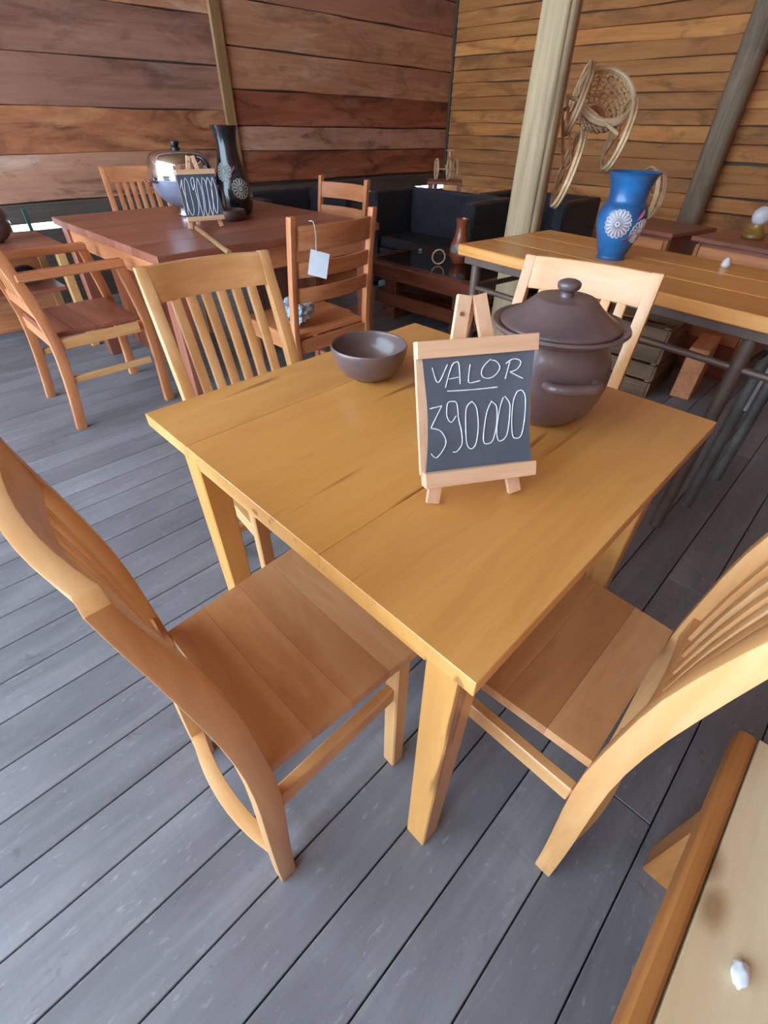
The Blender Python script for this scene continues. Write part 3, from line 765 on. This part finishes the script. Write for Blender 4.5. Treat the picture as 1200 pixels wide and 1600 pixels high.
tag(obj('glazed_pot', lathe(smoothprof([(0, 0), (.04, 0), (.07, .02), (.075, .05), (.05, .075), (.025, .085), (0, .087)], 5), 36), BLUEBLK, None, (.06, 3.44, .372), smooth=True, angle=60),
    'shiny blue-black rounded pot on the shelf under the table top', 'pot')
tag(obj('green_slat', cbox((0, 0, .352), (.022, .012, .704), .002), GREENP, None, (.285, 3.90, 0)), 'thin green upright strip standing near the back wall', 'strip')

# ------------------------------------------------------------------ wicker seats
def wicker_chair(label, loc, rz, width, depth, h=.74, cushion=True):
    t = thing('wicker_armchair', label, 'armchair', loc, rz)
    # faces +x ; back at x=0..  width along y
    w2 = width/2
    obj('back', cbox((.05, 0, h/2+.03), (.10, width-.2, h-.06), .015), WICKER, t)
    for s in (-1, 1):
        obj('arm', cbox((depth/2, s*(w2-.05), h/2+.02), (depth, .10, h-.04), .015), WICKER, t)
        for x in (.035, depth-.035): obj('foot', cbox((x, s*(w2-.05), .02), (.05, .05, .04), .004), BLACKP, t)
    obj('seat_base', cbox((depth/2+.03, 0, .19), (depth-.12, width-.2, .26), .01), WICKER, t)
    obj('cushion', cbox((depth/2+.04, 0, .365), (depth-.15, width-.22, .09), .03), simple('black_cushion', '#24262c', .55, 0, .1, 60, '#1b1c21'), t, smooth=True)
    return t
wicker_chair('wide black wicker armchair behind the dark coffee table', (3.19, 2.42, 0), PI, 1.12, .54)
wicker_chair('black wicker armchair half hidden by the pale weathered post', (3.98, 1.95, 0), PI, .85, .60, .72)
wicker_chair('black wicker armchair with its back towards the wide-board wall', (2.25, 3.86, 0), -PI/2, .95, .60, .70)

# ------------------------------------------------------------------ coffee table, terracotta vase
CT = thing('coffee_table', 'low dark red coffee table with lower beams, terracotta vase on it', 'table', (2.31, 1.84, 0))
obj('slab', cbox((0, 0, .352), (.62, 1.12, .096), .006), darkred('y'), CT)
obj('glass_inset', cbox((0, 0, .4005), (.46, .94, .003), .001), GLASS, CT)
for sx in (-1, 1):
    obj('lower_beam', cbox((sx*.15, 0, .135), (.11, .98, .095), .005), darkred('y'), CT)
    for sy in (-1, 1):
        obj('foot_block', cbox((sx*.15, sy*.34, .043), (.12, .14, .086), .004), darkred('x'), CT)
        obj('upright', cbox((sx*.15, sy*.33, .243), (.10, .12, .120), .004), darkred('z'), CT)
tvp = smoothprof([(.044, 0), (.060, .03), (.070, .075), (.064, .115), (.045, .165), (.036, .21), (.038, .25), (.046, .275)], 4)
TV = thing('vase', 'small brown terracotta vase on the dark coffee table', 'vase', (2.42, 1.785, .4021))
tb = obj('body', lathe([(0, 0)]+tvp+[(.040, .277), (.032, .25), (.03, .2), (0, .18)], 40), TERRA, TV, smooth=True, angle=60)
trf = vase_surface(tvp); ta = math.atan2(-.483-1.785, -.612-2.42)
vase_flower(trf, ta+.35, .085, .030, 10, GREYF, tb, DKPETAL); vase_flower(trf, ta-.6, .10, .026, 10, GREYF, tb, DKPETAL)
tag(obj('paper_scrap', crumple(.016, 9, 2, .5, (1.2, .8, .5)), PAPER, None, (2.52, 2.24, .4021)), 'small white paper scrap lying on the dark coffee table', 'scrap')
tag(obj('rattan_ring', ring((0, 0, .052), .045, .005, (0.75, -.66, 0), (0, 0, 1), 28, 6), RATPALE, None, (2.26, 1.84, .4025), smooth=True), 'thin pale ring standing on the dark coffee table by the terracotta vase', 'ring')

# ------------------------------------------------------------------ long pipe-leg table with blue vase
LT = thing('pipe_leg_table', 'long amber wooden table with brown pipe legs under the blue vase', 'table', (1.191, .875, 0), -PI/2-.1314)
# local x runs along the length (towards -y), local y across (+y = away from the square table)
LL, LD = 2.2, .62
for i in range(3):
    obj('top_board', cbox((LL/2, (i+.5)*LD/3, .770), (LL, LD/3-.0008, .040), .004), tablew('x'), LT)
for y in (.03, LD-.03): obj('angle_iron', cbox((LL/2, y, .735), (LL-.06, .026, .030), .002), PIPE, LT)
for x in (.045, LL-.045): obj('angle_iron', cbox((x, LD/2, .735), (.026, LD-.09, .030), .002), PIPE, LT)
def pipe(a, b, r=.019, m=PIPE): return obj('pipe', tube([a, b], r, 14), m, LT, smooth=True)
for x in (.075, 1.165, 2.1):
    for y in (.05, LD-.06):
        o = pipe((x, y, .002), (x, y, .722), .021 if y < .1 else .021, PIPE if y < .1 else PIPEG); o.name = 'pipe_leg'
for y in (.05, LD-.06): pipe((.075, y, .628), (2.1, y, .628), .011)
for x in (.075, 1.165, 2.1): pipe((x, .05, .628), (x, LD-.06, .628), .011)
o = obj('pipe_leg', tube([(1.175, .27, .002), (1.175, .27, .722)], .021, 14), PIPEG, LT, smooth=True)
obj('tape', tube(spline([(1.200, .252, .60), (1.199, .251, .52), (1.198, .253, .44)], 4), .006, 6), WIRE, LT)
bl = smoothprof([(.051, 0), (.053, .004), (.050, .012), (.064, .05), (.080, .10), (.085, .135), (.080, .163), (.068, .182), (.065, .198), (.068, .225), (.081, .258), (.090, .268)], 5)
VB = thing('vase', 'blue glazed vase with white flowers on the long amber table', 'vase', (1.425, .315, .790))
vb = obj('body', lathe([(0, 0)]+bl+[(.087, .270), (.075, .255), (.06, .22), (.055, .19), (0, .17)], 56), BLUEG, VB, smooth=True, angle=60)
brf = vase_surface(bl); ba = math.atan2(-.483-.315, -.612-1.425)
vase_flower(brf, ba-.08, .122, .044, 18, WHITE, vb, MAUVE); vase_flower(brf, ba+1.02, .100, .038, 16, WHITE, vb, MAUVE)
vase_leaf(brf, ba+.82, .150, .04, .9, PINK, vb); vase_leaf(brf, ba+.50, .080, .045, .7, PINK, vb)
tag(obj('white_ornament', lathe(smoothprof([(0, 0), (.012, 0), (.016, .009), (.012, .02), (.007, .028), (0, .032)], 4), 24), WHITE, None, (1.60, -.04, .790), smooth=True),
    'tiny white ornament on the far edge of the long amber table', 'ornament')

# crates under the long table
def crate(label, loc, rz, sx, sy, sz, rows):
    t = thing('wooden_crate', label, 'crate', loc, rz)
    h = sz/rows
    for i in range(rows):
        for s in (-1, 1):
            obj('slat', cbox((0, s*(sy/2-.008), h*(i+.5)), (sx, .014, h-.012), .002), cratew('x'), t)
            obj('slat', cbox((s*(sx/2-.008), 0, h*(i+.5)), (.014, sy-.032, h-.012), .002), cratew('y'), t)
    for a in (-1, 1):
        for b in (-1, 1): obj('corner_post', cbox((a*(sx/2-.03), b*(sy/2-.03), sz/2), (.028, .028, sz-.004), .002), battw('z'), t)
    obj('base', cbox((0, 0, .012), (sx-.04, sy-.04, .012), .001), cratew('x'), t)
    return t
crate('rough slatted wooden crate on the floor under the long amber table', (2.35, .42, 0), .03, .42, .48, .38, 4)
obj('wood_block', cbox((0, 0, .14), (.30, .10, .28), .004), orange('x'), None, (2.45, .06, 0), (0, 0, .1))
tag(bpy.data.objects['wood_block'], 'orange wooden board block standing behind the slatted crate', 'block')

# ------------------------------------------------------------------ drawer cabinets behind
def cabinet(label, loc, rz, wd):
    t = thing('drawer_cabinet', label, 'cabinet', loc, rz)
    # front faces -x ; width along y
    obj('body', cbox((.21, 0, .34), (.40, wd, .68), .004), redw('y'), t)
    obj('top', cbox((.20, 0, .692), (.46, wd+.05, .024), .003), redw('y'), t)
    for i in range(2):
        d = obj('drawer', cbox((.003, 0, .56-.26*i), (.02, wd-.06, .20), .004), orange('y'), t)
        obj('knob', tube([(-.006, 0, .57-.26*i), (-.020, 0, .57-.26*i), (-.028, 0, .57-.26*i)], [.008, .014, .009], 12), BLACKP, d, smooth=True)
    for s in (-1, 1): obj('stile', cbox((.002, s*(wd/2-.014), .345), (.016, .024, .64), .002), trimw('z'), t)
cabinet('red-brown drawer cabinet in front of the dark post, next to the blue vase', (2.86, .78, 0), -.24, .50)
cabinet('red-brown drawer cabinet under the brown and white ornament', (2.76, .16, 0), -.24, .48)
ORN = thing('ceramic_ornament', 'brown and white ceramic ornament on the drawer cabinet', 'ornament', (2.97, .165, .704))
obj('base', lathe(smoothprof([(0, 0), (.05, 0), (.055, .02), (.035, .05), (.03, .07)], 4)+[(0, .07)], 28), GOLD, ORN, smooth=True, angle=60)
obj('globe', lathe(smoothprof([(0, .066), (.03, .07), (.045, .10), (.04, .13), (.02, .15), (0, .155)], 4), 28), WHITE, ORN, smooth=True, angle=60)
obj('finial', tube(spline([(0, 0, .15), (.02, -.02, .18), (.05, -.04, .19), (.06, -.05, .16)], 4), [.014]*12+[.006], 8), GOLD, ORN, smooth=True)

# ------------------------------------------------------------------ rattan tricycle planters
def trike(label, wl, wr, wf, bask, R, up, fwd, th=.009, basketR=.16, basket_n=None, Rf=None, hb=None):
    """wl/wr rear wheel centres, wf front wheel centre, bask rim centre, hb handlebar centre"""
    root = Vector(((wl[0]+wr[0])/2, (wl[1]+wr[1])/2, min(wl[2], wr[2], wf[2])-R))
    t = thing('rattan_tricycle_planter', label, 'planter', root)
    L = lambda p: Vector(p)-root
    up = Vector(up).normalized(); fwd = Vector(fwd).normalized()
    side = up.cross(fwd).normalized(); Rf = Rf or R
    def wheel(c, r):
        c = L(c)
        wobj = obj('wheel', join(ring(c+side*th, r, th, up, fwd), ring(c-side*th, r, th, up, fwd)), RATPALE, t, smooth=True)
        sp = []
        for k in range(2):
            a = PI*k/2+.5; d = math.cos(a)*up+math.sin(a)*fwd; sp.append(tube([c-d*r, c+d*r], th*.6, 6))
        obj('spokes', join(*sp), RATTAN, wobj, smooth=True)
    wheel(wl, R); wheel(wr, R); wheel(wf, Rf)
    obj('axle', tube([L(wl), L(wr)], th*1.1, 8), RATPALE, t, smooth=True)
    mid = (L(wl)+L(wr))/2
    b = L(bask); bn = Vector(basket_n).normalized(); base = b-bn*basketR*.85
    H = L(hb) if hb else L(wf)+up*Rf*1.8
    obj('frame_rod', tube([mid, base], th, 8), RATTAN, t, smooth=True)
    obj('frame_rod', tube(spline([base, (base+L(wf))/2-up*.02, L(wf)], 5), th, 8), RATPALE, t, smooth=True)
    for q in (-1, 1): obj('fork', tube([L(wf)+side*q*th*3, H+side*q*th*1.5], th*.9, 8), RATTAN, t, smooth=True)
    obj('handlebar', tube([H-side*R*.45, H+side*R*.45], th, 8), RATPALE, t, smooth=True)
    obj('stem_binding', tube([H-(H-L(wf)).normalized()*th, H-(H-L(wf)).normalized()*th*8], th*2.2, 10), RATPALE, t, smooth=True)
    # woven basket: stakes + weavers
    a1 = bn.cross(Vector((0, 0, 1))).normalized(); a2 = bn.cross(a1)
    gs = []; n = 20
    prof = [(1.0, 0), (.99, -.18), (.92, -.42), (.78, -.66), (.58, -.82)]
    for j in range(8):
        tt = j/7*.82; rr = 1-.42*(tt/.82)**2.2
        pts = [b-bn*basketR*tt*1.0+basketR*rr*(math.cos(2*PI*i/60)*a1+math.sin(2*PI*i/60)*a2)*(1+.035*(-1)**(i//1 % 2 + j)) for i in range(60)]
        gs.append(tube(pts, th*.62, 5, True))
    bk = obj('basket', join(*gs), RATPALE, t, smooth=True)
    st = []
    for i in range(n):
        d = math.cos(2*PI*i/n)*a1+math.sin(2*PI*i/n)*a2
        st.append(tube([b-bn*basketR*z*-1+d*basketR*r for r, z in prof], th*.5, 5))
    st.append(tube([b-bn*basketR*.82+basketR*.29*(math.cos(2*PI*i/20)*a1+math.sin(2*PI*i/20)*a2) for i in range(20)], basketR*.15, 5, True))
    obj('stakes', join(*st), RATTAN, bk, smooth=True)
    obj('basket_rim', join(ring(b, basketR*1.03, th*1.6, a1, a2, 40), ring(b+bn*.012, basketR*.98, th*1.2, a1, a2, 40)), RATPALE, bk, smooth=True)
    return t
trike('large rattan tricycle planter with woven basket hung beside the pale post', (2.42, 1.115, 1.285), (2.50, .88, 1.145), (2.225, .985, 1.0), (2.56, 1.03, 1.30), .18,
      (.26, .06, .34), (.79, .59, -.15), .0085, .150, (-.45, -.50, .62), .195, (2.34, 1.15, 1.30))
trike('small rattan tricycle planter in the corner behind the black wicker armchair', (4.025, 3.389, .812), (4.151, 3.234, .812), (4.02, 3.22, .816), (4.12, 3.35, .90), .085,
      (0, 0, 1), (-.64, -.77, 0), .006, .07, (0, 0, 1), .085)
ST2 = thing('plant_stand', 'small brown wooden stand under the small rattan tricycle planter', 'stand', (4.07, 3.30, 0), .68)
obj('top', cbox((0, 0, .706), (.36, .36, .024), .003), redw('x'), ST2)
for a in (-1, 1):
    for b in (-1, 1): obj('leg', cbox((a*.15, b*.15, .347), (.04, .04, .694), .003), redw('z'), ST2)
trike('rattan planter with thin hoop wheels standing behind the blue vase', (2.90, .94, .85), (3.05, .80, .85), (2.86, .78, .86), (3.00, .90, .93), .125,
      (0, 0, 1), (-.7, -.7, 0), .006, .08, (0, 0, 1), .14, (2.86, .78, .97))

# ------------------------------------------------------------------ pine bench at lower right
PB = thing('pine_bench', 'pale pine-topped bench with red-brown edging beside the chair', 'bench', (.040, -.650, 0))
# top runs from x=0 to -1.0, y from 0 to -.42
for i in range(3):
    obj('top_board', cbox((-.50, -.026-.132*i-.066, .439), (.998, .1312, .022), .001), pinew('x'), PB)
obj('edging', cbox((-.50, -.012, .432), (1.0, .024, .040), .006), trimw('x'), PB)
obj('edging', cbox((-.50, -.434, .432), (1.0, .024, .040), .006), trimw('x'), PB)
for x in (-.06, -.94):
    for y in (-.068, -.39): obj('leg', cbox((x+.005, y, .206), (.055, .055, .412), .003), trimw('z'), PB)
for y in (-.068, -.39): obj('apron', cbox((-.50, y, .39), (.82, .022, .044), .002), trimw('x'), PB)
tag(obj('white_crumb', crumple(.011, 5, 3, .25, (1.35, .8, .6)), PAPER, None, (-.279, -.728, .450), smooth=True, angle=70), 'small white lump lying on the pine bench top', 'crumb')

# ------------------------------------------------------------------ groups of repeats
for o in COL.objects:
    if o.parent or 'category' not in o: continue
    k = o.name.split('.')[0]
    if k == 'slat_back_chair' and o['label'].startswith('pale'): o['group'] = 'pale slat-back chairs around the square table'
    elif k == 'ladder_back_chair': o['group'] = 'ladder-back chairs around the red-brown table'
    elif k == 'wicker_armchair': o['group'] = 'black wicker armchairs'
    elif k == 'drawer_cabinet': o['group'] = 'drawer cabinets behind the long table'
    elif k == 'chalkboard_easel': o['group'] = 'chalkboard price easels'
    elif k == 'rattan_tricycle_planter': o['group'] = 'rattan tricycle planters'
